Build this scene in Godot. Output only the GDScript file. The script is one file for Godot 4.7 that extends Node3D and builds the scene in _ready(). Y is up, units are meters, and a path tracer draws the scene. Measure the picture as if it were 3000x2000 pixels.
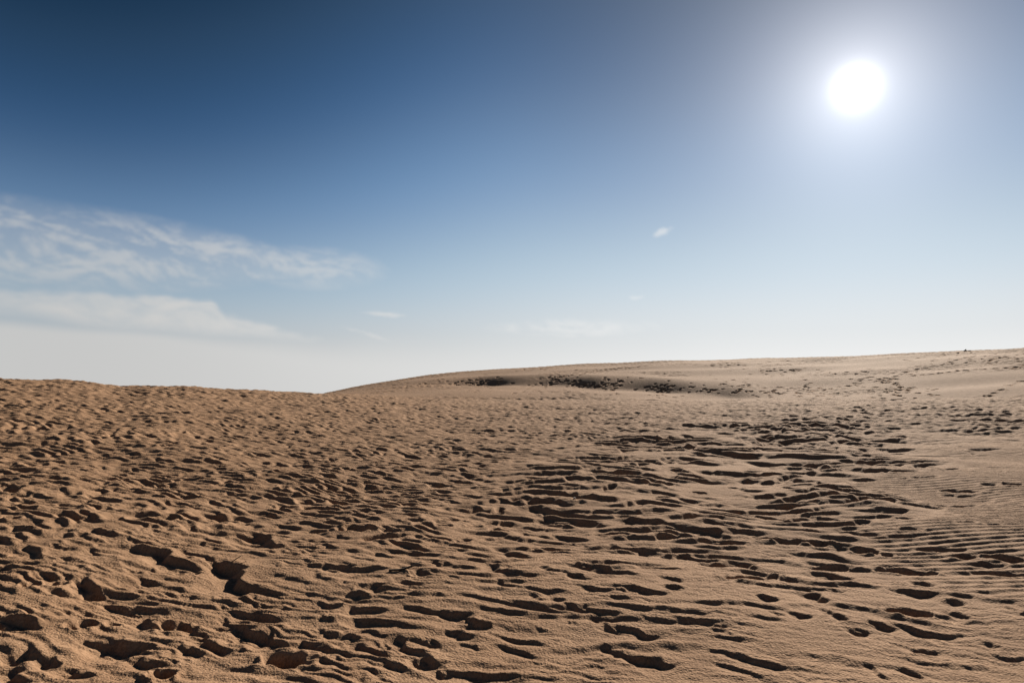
extends Node3D
# A wind-rippled, trampled sand plain with a dune behind it, shot against a low sun.
# x right, y up, -z is the way the camera looks; the camera stands over the origin.

const EYE := 1.25                      # camera height in metres
const FOCAL := 2000.0                  # focal length in pixels of the 3000 x 2000 photograph
const PITCH := 4.289                   # degrees the camera looks up
const SUN_AZ := 27.5                   # degrees right of the view
const SUN_EL := 22.2
const AZ_HALF := 42.0                  # degrees of the finely meshed sector to either side
const AZ_STEP := 0.09
const DUNE_FROM := 54.0                # metres at which the plain ends and the dune's foot begins

var radii := PackedFloat32Array()
var azimuths := PackedFloat32Array()
var n_fine := 0
var first_fine := 0
var field := PackedFloat32Array()      # height of every grid point
var untouched := PackedFloat32Array() # the same before hollows and footprints
var taken := {}                        # quarter-foot cells that already hold a hollow
var rows_done: Array = []
var lock := Mutex.new()
var dune_row := 0

var plain_edge := PackedVector2Array() # azimuth, tangent of the elevation at which the plain's crest shows
var dune_edge := PackedVector2Array()
var noise_a := FastNoiseLite.new()
var noise_b := FastNoiseLite.new()
var noise_c := FastNoiseLite.new()
var noise_d := FastNoiseLite.new()
var sky_rows: Array = []
const SKY_W := 2560
const SKY_H := 1280

func _ready():
	var t0 := Time.get_ticks_msec()
	set_noises()
	# ---- camera
	var cam := Camera3D.new()
	cam.name = "camera"
	cam.fov = rad_to_deg(2.0 * atan(1000.0 / FOCAL))
	cam.near = 0.05
	cam.far = 6000.0
	cam.position = Vector3(0, EYE, 0)
	cam.rotation_degrees = Vector3(PITCH, 0, 0)
	add_child(cam)
	cam.current = true
	# ---- sky, exposure
	var env := Environment.new()
	env.background_mode = Environment.BG_SKY
	env.tonemap_mode = Environment.TONE_MAPPER_LINEAR
	env.tonemap_exposure = 2.3
	env.background_energy_multiplier = 1.0 / 2.3
	env.sdfgi_enabled = true
	env.ssao_enabled = true
	env.ssil_enabled = true
	var sky := Sky.new()
	var pano := PanoramaSkyMaterial.new()
	pano.panorama = ImageTexture.create_from_image(make_sky())
	sky.sky_material = pano
	env.sky = sky
	var we := WorldEnvironment.new()
	we.name = "world_environment"
	we.environment = env
	add_child(we)
	# ---- sun
	var sun := DirectionalLight3D.new()
	sun.name = "sun"
	sun.light_energy = 1.6
	sun.light_color = Color(1.0, 0.955, 0.89)
	sun.light_angular_distance = 0.53
	sun.shadow_enabled = true
	add_child(sun)
	sun.look_at_from_position(Vector3.ZERO, -sun_dir(), Vector3.UP)
	print("sky ", Time.get_ticks_msec() - t0)
	# ---- the land
	make_grid()
	print("grid ", radii.size(), " x ", azimuths.size())
	read_edges()
	base_heights()
	print("base ", Time.get_ticks_msec() - t0)
	carve_all()
	slump()
	print("carved ", Time.get_ticks_msec() - t0)
	var sand := sand_material()
	land("ground", 0, dune_row, sand)
	land("dune", dune_row, radii.size() - 1, sand)
	print("land ", Time.get_ticks_msec() - t0)
	# ---- what lies on it
	litter()
	print("done ", Time.get_ticks_msec() - t0)

func set_noises():
	for n in [[noise_a, 11], [noise_b, 23], [noise_c, 37], [noise_d, 51]]:
		n[0].seed = n[1]
		n[0].noise_type = FastNoiseLite.TYPE_SIMPLEX
		n[0].frequency = 1.0
		n[0].fractal_type = FastNoiseLite.FRACTAL_NONE
	noise_c.fractal_type = FastNoiseLite.FRACTAL_FBM
	noise_c.fractal_octaves = 5
	noise_c.fractal_gain = 0.6
	noise_d.fractal_type = FastNoiseLite.FRACTAL_FBM
	noise_d.fractal_octaves = 2

func sun_dir() -> Vector3:
	var a := deg_to_rad(SUN_AZ)
	var e := deg_to_rad(SUN_EL)
	return Vector3(sin(a) * cos(e), sin(e), -cos(a) * cos(e))

# direction in which a pixel of the photograph looks
func pixel_dir(px: float, py: float) -> Vector3:
	var p := deg_to_rad(PITCH)
	var x := (px - 1500.0) / FOCAL
	var y := (1000.0 - py) / FOCAL
	return Vector3(x, y * cos(p) + sin(p), -(cos(p) - y * sin(p))).normalized()

# where that look meets the smooth land
func on_ground(px: float, py: float) -> Vector3:
	var d := pixel_dir(px, py)
	var flat := sqrt(d.x * d.x + d.z * d.z)
	var az := atan2(d.x, -d.z)
	var te := d.y / flat
	var r := 1.5
	while r < 135.0:
		if macro(az, r) > EYE + te * r:
			break
		r *= 1.02
	var lo := r / 1.02
	var hi := r
	for i in 12:
		var m := (lo + hi) * 0.5
		if macro(az, m) > EYE + te * m:
			hi = m
		else:
			lo = m
	return Vector3(hi * sin(az), macro(az, hi), -hi * cos(az))

# ------------------------------------------------------------------ sky

var sky_at := PackedFloat32Array([0.0, 3.0, 7.0, 12.0, 17.0, 25.0, 40.0, 90.0])
var sky_is := PackedVector3Array([Vector3(.50, .502, .50), Vector3(.47, .49, .50), Vector3(.33, .42, .50), Vector3(.148, .248, .392), Vector3(.056, .122, .238), Vector3(.0145, .043, .093), Vector3(.010, .030, .07), Vector3(.009, .026, .06)])

func sky_clear(el: float) -> Vector3:
	var i := 0
	while i < 6 and el >= sky_at[i + 1]:
		i += 1
	var b := i + 1
	var p := maxi(i - 1, 0)
	var q := mini(b + 1, 7)
	var c := sky_is[i].cubic_interpolate_in_time(sky_is[b], sky_is[p], sky_is[q], clampf((el - sky_at[i]) / (sky_at[b] - sky_at[i]), 0, 1), sky_at[b] - sky_at[i], sky_at[p] - sky_at[i], sky_at[q] - sky_at[i])
	return Vector3(maxf(c.x, 0.008), maxf(c.y, 0.02), maxf(c.z, 0.05))

func sky_row(j: int):
	var row := PackedFloat32Array()
	row.resize(SKY_W * 3)
	var el := 90.0 - 180.0 * (j + 0.5) / SKY_H
	var er := deg_to_rad(el)
	var sd := sun_dir()
	for i in SKY_W:
		var az := TAU * (i + 0.5) / SKY_W
		if az > PI:
			az -= TAU
		var d := Vector3(sin(az) * cos(er), sin(er), -cos(az) * cos(er))
		var g := rad_to_deg(acos(clampf(d.dot(sd), -1, 1)))
		var s := 0.70 + 0.30 * smoothstep(24.0, 60.0, g)
		var m := 1.0 + 0.55 * (1.0 - smoothstep(12.0, 66.0, g)) * lerpf(1.0, 0.72, smoothstep(4.0, 14.0, el))
		var c := sky_clear(maxf(el, 0.0) * s) * m
		if el < 26.0:
			var k := cloud(rad_to_deg(az), el)
			if k > 0.0:
				c = c.lerp(Vector3(.57, .568, .56) * (m * 1.02), k)
		c = c.lerp(Vector3.ONE * (0.25 * c.x + 0.65 * c.y + 0.1 * c.z), 0.27 * (1.0 - smoothstep(4.0, 38.0, g)))
		c += Vector3(1.0, 0.965, 0.95) * (1.0 * exp(-pow(g / 1.2, 2.0)) + 0.78 * exp(-g / 4.0) + 0.27 * exp(-g / 11.0))
		row[i * 3] = c.x
		row[i * 3 + 1] = c.y
		row[i * 3 + 2] = c.z
	lock.lock()
	sky_rows[j] = row
	lock.unlock()

func lobe(x: float, y: float, cx: float, cy: float, w: float, h: float) -> float:
	var q := pow((x - cx) / w, 2.0) + pow((y - cy) / h, 2.0)
	return maxf(0.0, 1.0 - q)

# thin high cloud; az, el in degrees
func cloud(az: float, el: float) -> float:
	var u := az * 0.985 - el * 0.17
	var w := el * 0.985 + az * 0.17
	var bow := 0.6 * noise_a.get_noise_2d(az * 0.10, el * 0.2)
	var f := 0.5 + 0.85 * noise_c.get_noise_2d(u * 0.085 + 14.0, (w + bow) * 0.30)
	var fine := 0.5 + 0.8 * noise_c.get_noise_2d(u * 0.36 + 50.0, (w + bow) * 1.15)
	# banks drift round the low sky; the one left of the view is one of them
	var bank := 0.5 + 0.75 * noise_b.get_noise_2d(cos(deg_to_rad(az)) * 1.7 + 6.3, sin(deg_to_rad(az)) * 1.7 + 2.1)
	var cover := smoothstep(42.0, 56.0, absf(az)) * bank * (lobe(0, el, 0, 11.0, 1, 6.0) + lobe(0, el, 0, 6.0, 1, 2.5))
	cover += 1.3 * lobe(az, el, -36.0, 10.2, 19.0, 3.3) + 0.6 * lobe(az, el, -25.0, 10.3, 7.0, 2.2) + 0.85 * lobe(az, el, -16.5, 10.0, 6.5, 1.9)
	cover = minf(cover, 1.0)
	var k := cover * (0.20 + 0.44 * smoothstep(0.30, 0.92, f * 0.52 + fine * 0.55))
	# the long bank under it, with a sharp upper edge that comes down to the right
	var past := maxf(0.0, az + 24.0)
	var top := 7.35 - 0.85 * smoothstep(0.0, 1.2, past) - 0.24 * past + 0.22 * noise_a.get_noise_2d(az * 0.12 + 3.0, 7.0) + 0.12 * noise_a.get_noise_2d(az * 0.6, el * 0.9)
	var low := 5.2 - 0.05 * (az + 37.0) + 0.3 * noise_b.get_noise_2d(az * 0.09, 3.0)
	var near_bank := smoothstep(-66.0, -50.0, az) * (1.0 - smoothstep(-17.0, -12.0, az))
	var body := smoothstep(0.0, 0.55 + 0.5 * fine, top - el) * smoothstep(-0.7, 0.9, el - low)
	k = maxf(k, near_bank * body * clampf(0.80 + 0.5 * (f - 0.5) + 0.25 * (fine - 0.5), 0.0, 0.95))
	# small puffs
	k = maxf(k, 0.55 * smoothstep(0.15, 1.0, lobe(az, el + 0.06 * (az + 10.6), -10.6, 6.45, 2.4, 0.26) * (0.35 + fine)))
	k = maxf(k, 0.42 * smoothstep(0.15, 1.0, lobe(az, el + 0.28 * (az + 12.0), -12.0, 4.75, 2.6, 0.28) * (0.35 + fine)))
	k = maxf(k, 0.45 * smoothstep(0.10, 1.0, lobe(az, el, 5.0, 5.4, 8.5, 1.0) * (0.1 + 0.7 * f + 0.7 * fine)))
	k = maxf(k, 0.5 * smoothstep(0.15, 1.0, lobe(az, el - 0.30 * (az - 12.7), 12.7, 13.1, 1.1, 0.50) * (0.2 + fine)))
	k = maxf(k, 0.40 * smoothstep(0.15, 1.0, lobe(az, el, 10.4, 7.85, 0.9, 0.26) * (0.4 + fine)))
	# haze toward the horizon
	var haze_top := 4.75 + 0.25 * noise_a.get_noise_2d(az * 0.08, 1.0)
	k = maxf(k, lerpf(0.86, 0.6, smoothstep(-20.0, 5.0, az)) * (1.0 - smoothstep(lerpf(haze_top - 0.8, 1.5, smoothstep(-30.0, -8.0, az)), haze_top + 0.2, el)))
	return clampf(k, 0, 1)

func make_sky() -> Image:
	sky_rows.resize(SKY_H)
	var half := SKY_H / 2 + 2
	var id := WorkerThreadPool.add_group_task(sky_row, half)
	WorkerThreadPool.wait_for_group_task_completion(id)
	var all := PackedFloat32Array()
	for j in half:
		all.append_array(sky_rows[j])
	for j in range(half, SKY_H):
		all.append_array(sky_rows[half - 1])
	sky_rows.clear()
	return Image.create_from_data(SKY_W, SKY_H, false, Image.FORMAT_RGBF, all.to_byte_array())

# ------------------------------------------------------------------ land

func make_grid():
	for r in [0.02, 0.5, 1.0, 1.4, 1.8]:
		radii.append(r)
	var r := 2.05
	while r < 250.0:
		radii.append(r)
		var step := 0.0088 * pow(maxf(r, 2.6) / 3.0, 1.03)
		if r > 30.0 and r < 118.0:
			step = minf(step, 0.2 + 0.0012 * maxf(0.0, r - 54.0))
		if r < DUNE_FROM:
			dune_row = radii.size()
		if r > 118.0:
			step = 0.35 + (r - 118.0) * 0.2
		r += step
	for far in [300.0, 400.0, 600.0, 1000.0, 1800.0, 3000.0]:
		radii.append(far)
	var a := -180.0
	while a < -AZ_HALF - 0.5:
		azimuths.append(deg_to_rad(a))
		a += clampf((absf(a) - AZ_HALF) * 0.16, 0.2, 6.0)
	first_fine = azimuths.size()
	a = -AZ_HALF
	while a <= AZ_HALF:
		azimuths.append(deg_to_rad(a))
		n_fine += 1
		a += AZ_STEP
	a = AZ_HALF
	var right := []
	for i in first_fine:
		right.append(-azimuths[first_fine - 1 - i])
	for v in right:
		azimuths.append(v)

func edge_table(list: Array) -> PackedVector2Array:
	var out := PackedVector2Array()
	for p in list:
		var d := pixel_dir(p[0], p[1])
		out.append(Vector2(atan2(d.x, -d.z), d.y / sqrt(d.x * d.x + d.z * d.z)))
	return out

func read_edges():
	plain_edge = edge_table([[-1500, 1085], [-700, 1098], [-250, 1107], [0, 1112], [150, 1115], [250, 1120], [365, 1131], [440, 1131], [540, 1134], [700, 1142], [850, 1150], [960, 1153], [1150, 1163], [1400, 1171], [1800, 1173], [2300, 1171], [2700, 1170], [2850, 1167], [3000, 1163], [3600, 1150], [4800, 1130]])
	dune_edge = edge_table([[-1500, 1330], [600, 1260], [800, 1190], [900, 1164], [969, 1150], [1040, 1135], [1148, 1117], [1275, 1098], [1428, 1085], [1600, 1074], [1786, 1064], [2041, 1055], [2240, 1051], [2423, 1046], [2678, 1036], [3000, 1020], [3600, 1000], [4800, 990]])

func along(t: PackedVector2Array, az: float) -> float:
	if az <= t[0].x:
		return t[0].y
	var n := t.size()
	if az >= t[n - 1].x:
		return t[n - 1].y
	var lo := 0
	var hi := n - 1
	while hi - lo > 1:
		var m := (lo + hi) >> 1
		if t[m].x <= az:
			lo = m
		else:
			hi = m
	var p0 := t[maxi(lo - 1, 0)]
	var p3 := t[mini(hi + 1, n - 1)]
	return cubic_interpolate_in_time(t[lo].y, t[hi].y, p0.y, p3.y, (az - t[lo].x) / (t[hi].x - t[lo].x), t[hi].x - t[lo].x, p0.x - t[lo].x, p3.x - t[lo].x)

# the land without ripples and footprints
func macro(az: float, r: float) -> float:
	var tp := along(plain_edge, az)
	var rc := 29.0 + 21.0 * smoothstep(-0.62, 0.12, az)
	var hc := EYE + rc * tp
	var h := 0.0
	if r < rc:
		var t := r / rc
		h = hc * t * t * (3.0 - 2.0 * t) + tp * rc * (t * t * t - t * t)
	else:
		h = hc + tp * (r - rc) - 0.012 * (r - rc) * (r - rc)
	h = maxf(h, -7.0)
	if r > rc and az > -0.6:
		var td := along(dune_edge, az)
		var ra := 55.0
		var rt := 106.0
		var hd := EYE + rt * td
		var hb := hc - 0.30
		var d := 0.0
		if r < rt:
			var t := clampf((r - ra) / (rt - ra), 0, 1)
			var m0 := 0.85 * (hd - hb)
			var m1 := td * (rt - ra)
			d = hb * (2 * t * t * t - 3 * t * t + 1) + m0 * (t * t * t - 2 * t * t + t) + hd * (3 * t * t - 2 * t * t * t) + m1 * (t * t * t - t * t)
			d += slip(az, r)
		else:
			d = hd + td * (r - rt) - 0.01 * (r - rt) * (r - rt)
		if d > h - 1.0:
			var k := clampf(0.5 + (d - h) / 1.2, 0, 1)
			h = lerpf(h, d, k) + 0.3 * k * (1 - k) * 0.4
	return h

# small slip faces half way up the dune: too steep for the low sun
func slip(az: float, r: float) -> float:
	var dg := rad_to_deg(az)
	var amount := smoothstep(-12.0, -1.0, dg) * (1.0 - smoothstep(11.0, 26.0, dg))
	if amount <= 0.0:
		return 0.0
	var rs := 77.0 - 0.55 * dg - 0.013 * dg * dg + 1.2 * noise_a.get_noise_2d(dg * 0.14, 77.0)
	var b := amount * (1.42 + 0.25 * noise_b.get_noise_2d(dg * 0.22, 12.0))
	var foot := r - rs - 0.2
	var t := clampf(0.5 * (foot + sqrt(foot * foot + 1.0)) / 6.5, 0.0, 1.0)
	return b * (1.0 - (1.0 - t) * (1.0 - t) - smoothstep(-13.0, 12.0, r - rs))

func ripple(ph: float) -> float:          # long gentle back, short steep lee
	var f := ph - floorf(ph)
	if f < 0.70:
		var t := f / 0.70
		return t * t * (3.0 - 2.0 * t)
	var q := (f - 0.70) / 0.30
	return 1.0 - q * q * (3.0 - 2.0 * q)

func base_row(i: int):
	var row := PackedFloat32Array()
	var n := azimuths.size()
	row.resize(n)
	var r := radii[i]
	for j in n:
		var az := azimuths[j]
		var h := macro(az, r)
		var x := r * sin(az)
		var z := -r * cos(az)
		if r < 140.0:
			h += relief(x, z, r, rad_to_deg(az))
		row[j] = h
	lock.lock()
	rows_done[i] = row
	lock.unlock()

# how far a place belongs to the densely rippled side
func dense(x: float, z: float, r: float, dg: float) -> float:
	return 1.0 - smoothstep(-10.0, -1.0, dg - clampf((r - 9.0) * 1.7, 0.0, 26.0) + 6.0 * noise_a.get_noise_2d(x * 0.2 + 7.0, z * 0.2))

# ripples and trampled sand, in metres
func relief(x: float, z: float, r: float, dg: float) -> float:
	var near := 1.0 - smoothstep(49.0, 51.5, r)
	var h := 0.05 * noise_a.get_noise_2d(x * 0.33, z * 0.33) * smoothstep(1.0, 5.0, r) * (1.0 - smoothstep(45.0, 55.0, r))
	if r >= 54.0:
		# dune: mostly swept smooth, walked rough in drifts
		var rough := smoothstep(0.05, 0.5, noise_c.get_noise_2d(x * 0.045 + 3.0, z * 0.07 + 8.0) + 0.75 * smoothstep(90.0, 104.0, r) + 0.5 * smoothstep(0.0, -16.0, dg))
		h += 0.075 * rough * noise_d.get_noise_2d(x * 1.1, z * 0.9)
		h += 0.12 * noise_a.get_noise_2d(x * 0.06, z * 0.10)
		return h
	var left := dense(x, z, r, dg)
	# regular fine ripples at the right
	var reg := smoothstep(28.5, 34.0, dg + 0.18 * r + 5.0 * noise_b.get_noise_2d(x * 0.4, z * 0.4)) * smoothstep(4.2, 6.2, r) * (1.0 - smoothstep(14.0, 22.0, r))
	var bend := 1.6 * noise_a.get_noise_2d(x * 0.17 + 3.0, z * 0.17) + 0.55 * noise_a.get_noise_2d(x * 0.62 + 3.0, z * 0.62) + 0.22 * noise_b.get_noise_2d(x * 1.9, z * 1.9) + 0.09 * noise_b.get_noise_2d(x * 5.5, z * 5.5)
	# open side: ridges that grow from hand-wide ripples to knee-wide ones
	var slant := deg_to_rad(lerpf(20.0, 9.0, smoothstep(4.0, 12.0, r)))
	if left < 1.0:
		var c := cos(slant)
		var s := sin(slant)
		var v := -x * s + z * c
		var u := x * c + z * s
		var w := maxf(-v, 1.4)
		var la := 0.05 * minf(w, 15.0)
		var ph := -(log(w) / 0.05 if w < 15.0 else log(15.0) / 0.05 + (w - 15.0) / 0.75)
		var gap := noise_a.get_noise_2d(u * 0.45 / la * 0.42 + 31.0, v * 0.42 / la * 0.7) if w >= 15.0 else noise_a.get_noise_2d(u * 1.0 + 31.0, v * 2.2) * (1.0 - smoothstep(5.0, 12.0, w)) + noise_a.get_noise_2d(u * 0.42 + 11.0, v * 0.9) * smoothstep(5.0, 12.0, w)
		var patch := noise_d.get_noise_2d(x * 0.3 + 20.0, z * 0.3)
		var amp := 0.125 * la * smoothstep(-0.75, 0.55, gap + 0.5 * patch) * lerpf(0.62, 1.0, smoothstep(3.5, 7.0, r)) * lerpf(1.0, 0.85, smoothstep(20.0, 40.0, r))
		h += (1.0 - left) * (1.0 - 0.9 * reg) * amp * (ripple(ph + bend) - 0.5) * near
		h += (1.0 - left) * (1.0 - 0.8 * reg) * 0.05 * la * noise_d.get_noise_2d(u / la * 0.22 + 5.0, v / la * 0.5) * near
	if left > 0.0:
		var c := 0.92
		var s := 0.39
		var v := -x * s + z * c
		var u := x * c + z * s
		var w := maxf(-v, 1.0)
		var la := 0.068 * sqrt(w) * lerpf(1.15, 0.95, smoothstep(6.0, 14.0, r))
		var ph := -2.0 * sqrt(w) / 0.068
		var gap := noise_a.get_noise_2d(u * 1.7 + 31.0, v * 3.0) + 0.5 * noise_a.get_noise_2d(u * 4.0, v * 5.0)
		var patch := noise_d.get_noise_2d(x * 0.4 + 20.0, z * 0.4)
		var amp := 0.20 * la * smoothstep(-0.8, 0.5, gap + 0.6 * patch) * lerpf(0.38, 1.0, smoothstep(4.0, 8.0, r))
		h += left * amp * (ripple(ph + 1.3 * bend) - 0.5) * near
		h += left * lerpf(0.010, 0.022, smoothstep(5.0, 12.0, r)) * noise_d.get_noise_2d(u * 1.8 + 5.0, v * 3.0) * near
	if r < 12.0:
		var fine := noise_b.get_noise_2d(x * 1.1 + 60.0, z * 1.1)
		var v := -x * 0.33 + z * 0.944
		var u := x * 0.944 + z * 0.33
		h += lerpf(0.0050, 0.0085, left) * smoothstep(-0.5, 0.5, fine) * ripple(v / 0.070 + 1.6 * bend + 0.35 * noise_a.get_noise_2d(x * 6.0, z * 6.0)) * (1.0 - reg) * (1.0 - smoothstep(7.0, 12.0, r))
		h += 0.0035 * noise_d.get_noise_2d(u * 4.0, v * 9.0)
	if reg > 0.0:
		var v2 := -x * 0.03 + z
		h += reg * 0.0135 * ripple(v2 / 0.115 + 0.5 * noise_a.get_noise_2d(x * 0.22, z * 0.22) + 0.25 * noise_b.get_noise_2d(x * 0.9, z * 0.9))
	# trampled far end of the plain
	h += lerpf(0.064, 0.046, left) * noise_d.get_noise_2d(x * 1.9 + 15.0, z * 2.8) * smoothstep(11.0, 30.0, r) * near
	return h

func base_heights():
	var n := radii.size()
	rows_done.resize(n)
	var id := WorkerThreadPool.add_group_task(base_row, n)
	WorkerThreadPool.wait_for_group_task_completion(id)
	for i in n:
		field.append_array(rows_done[i])
	rows_done.clear()
	untouched = field.duplicate()

# ------------------------------------------------------------------ hollows and footprints

# a hollow under a steep lip: (cx, cz) middle of the lip, (ux, uz) along it, half = half its length, deep = drop
func scarp(cx: float, cz: float, ux: float, uz: float, half: float, deep: float, bend: float):
	var vx := -uz
	var vz := ux
	if vz * cos(deg_to_rad(SUN_AZ)) - vx * sin(deg_to_rad(SUN_AZ)) < 0.0:
		vx = -vx
		vz = -vz
	var reach := half + 6.5 * deep
	var r := sqrt(cx * cx + cz * cz)
	var az := atan2(cx, -cz)
	var i0 := radii.bsearch(maxf(r - reach, 2.06))
	var i1 := mini(radii.bsearch(r + reach), radii.size() - 2)
	var da := minf(1.2, reach / maxf(r - reach * 0.5, 0.6))
	var j0 := column(az - da)
	var j1 := column(az + da)
	var n := azimuths.size()
	var wob := 1.0 / maxf(half, 0.05)
	var wamp := minf(half * 0.22, deep * 1.1)
	for i in range(i0, i1 + 1):
		var rr := radii[i]
		for j in range(j0, j1 + 1):
			var x := rr * sin(azimuths[j])
			var z := -rr * cos(azimuths[j])
			var dx := x - cx
			var dz := z - cz
			var u := (dx * ux + dz * uz) / half
			var w := 1.0 - u * u
			if w <= 0.0:
				continue
			var v := dx * vx + dz * vz
			if v < -5.0 * deep - wamp or v > 7.0 * deep + wamp:
				continue
			v += bend * half * u * u + wamp * noise_b.get_noise_2d(x * wob * 0.9, z * wob * 0.9)
			var q := v / deep
			if q <= -4.0 or q >= 6.0:
				continue
			var f := 0.0
			if q < 0.0:
				f = 0.30 * (1.0 + q * 0.25) * (1.0 + q * 0.25)
			elif q < 1.35:
				var t := q / 1.35
				f = 0.30 - 1.10 * t * t * (3.0 - 2.0 * t)
			else:
				var t := 1.0 - (q - 1.35) / 4.65
				f = -0.80 * t * t * (3.0 - 2.0 * t)
			field[i * n + j] += deep * w * f

# a footprint: an oval pit with a pushed-up rim, heel and ball
func footprint(cx: float, cz: float, ux: float, uz: float, half: float, wide: float, deep: float):
	var vx := -uz
	var vz := ux
	var reach := maxf(half, wide) * 1.6
	var r := sqrt(cx * cx + cz * cz)
	var az := atan2(cx, -cz)
	var i0 := radii.bsearch(maxf(r - reach, 2.06))
	var i1 := mini(radii.bsearch(r + reach), radii.size() - 2)
	var da := minf(1.2, reach / maxf(r - reach * 0.5, 0.6))
	var j0 := column(az - da)
	var j1 := column(az + da)
	var n := azimuths.size()
	var off := cx * 7.3 + cz * 3.1
	for i in range(i0, i1 + 1):
		var rr := radii[i]
		for j in range(j0, j1 + 1):
			var x := rr * sin(azimuths[j])
			var z := -rr * cos(azimuths[j])
			var dx := x - cx
			var dz := z - cz
			var u := (dx * ux + dz * uz) / half
			var v := (dx * vx + dz * vz) / wide
			var e := sqrt(u * u + v * v * maxf(0.4, 1.0 + 0.25 * u)) + 0.20 * noise_b.get_noise_2d(u * 0.9 + off, v * 0.9)
			if e > 1.55:
				continue
			var f := 0.0
			if e < 1.0:
				f = -(1.0 - smoothstep(0.45, 1.0, e)) * (1.0 - 0.30 * exp(-pow((u + 0.15) / 0.25, 2.0)) + 0.20 * noise_a.get_noise_2d(u * 1.4 + off, v * 1.4))
			f += 0.17 * exp(-pow((e - 1.10) / 0.22, 2.0)) * (1.0 + 0.8 * noise_a.get_noise_2d(u * 1.1 + off + 9.0, v * 1.1))
			field[i * n + j] += deep * f

func column(az: float) -> int:
	return first_fine + clampi(int((rad_to_deg(az) + AZ_HALF) / AZ_STEP), 0, n_fine - 1)

# a mark seen in the photograph: ends (a, b) and thickness of its dark, in 2.352-fold enlarged pixels from (ox, oy)
func mark(ox: float, oy: float, m: Array, foot: bool):
	var k := 1.0 / 2.352
	var a := on_ripples(ox + m[0] * k, oy + m[1] * k)
	var b := on_ripples(ox + m[2] * k, oy + m[3] * k)
	var c := (a + b) * 0.5
	var u := b - a
	u.y = 0
	var long := u.length()
	if long < 0.02:
		return
	u /= long
	var d := Vector2(c.x, c.z).length()
	if absf(a.length() - b.length()) > 0.5 * d:
		return
	take(c.x, c.z, u.x, u.z, long * 0.5)
	var deep: float = m[4] * k / (FOCAL * (2.1 * EYE / (d * d) + 0.9 / d))
	if foot:
		deep = clampf(deep * 0.9, 0.012, 0.085)
		var sx := sin(deg_to_rad(SUN_AZ))
		var sz := -cos(deg_to_rad(SUN_AZ))
		var wide := maxf(1.5 * deep, minf(0.045, long * 0.3))
		# the marked ends lie on the dark's middle line; the pit is centred a little nearer the sun
		footprint(c.x + sx * deep * 0.1, c.z + sz * deep * 0.1, u.x, u.z, long * 0.56, minf(wide, long * 0.5), deep)
	else:
		deep = clampf(deep, 0.008, 0.12)
		var sx := sin(deg_to_rad(SUN_AZ))
		var sz := -cos(deg_to_rad(SUN_AZ))
		var back := minf(0.5 * m[4] * k * d * d / (EYE * FOCAL), 1.6 * deep) * 0.6
		scarp(c.x + sx * back, c.z + sz * back, u.x, u.z, long * 0.72, deep * 0.92, 0.12)

func cell(x: float, z: float) -> Vector2i:
	return Vector2i(floori(x / 0.12), floori(z / 0.12))

func take(cx: float, cz: float, ux: float, uz: float, half: float):
	var t := -half
	while t <= half:
		var c := cell(cx + ux * t, cz + uz * t)
		taken[c] = true
		taken[c + Vector2i(0, 1)] = true
		t += 0.06

func is_taken(cx: float, cz: float, ux: float, uz: float, half: float) -> bool:
	for t in [-0.8, -0.4, 0.0, 0.4, 0.8]:
		if taken.has(cell(cx + ux * half * t, cz + uz * half * t)):
			return true
	return false

func marks(ox: float, oy: float, scarps: Array, feet: Array):
	for m in scarps:
		mark(ox, oy, m, false)
	for m in feet:
		mark(ox, oy, m, true)

func carve_all():
	var rng := RandomNumberGenerator.new()
	rng.seed = 4711
	foreground_left()
	foreground_middle()
	foreground_right()
	middle_distance()
	dune_marks(rng)
	random_marks(rng)

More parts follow.
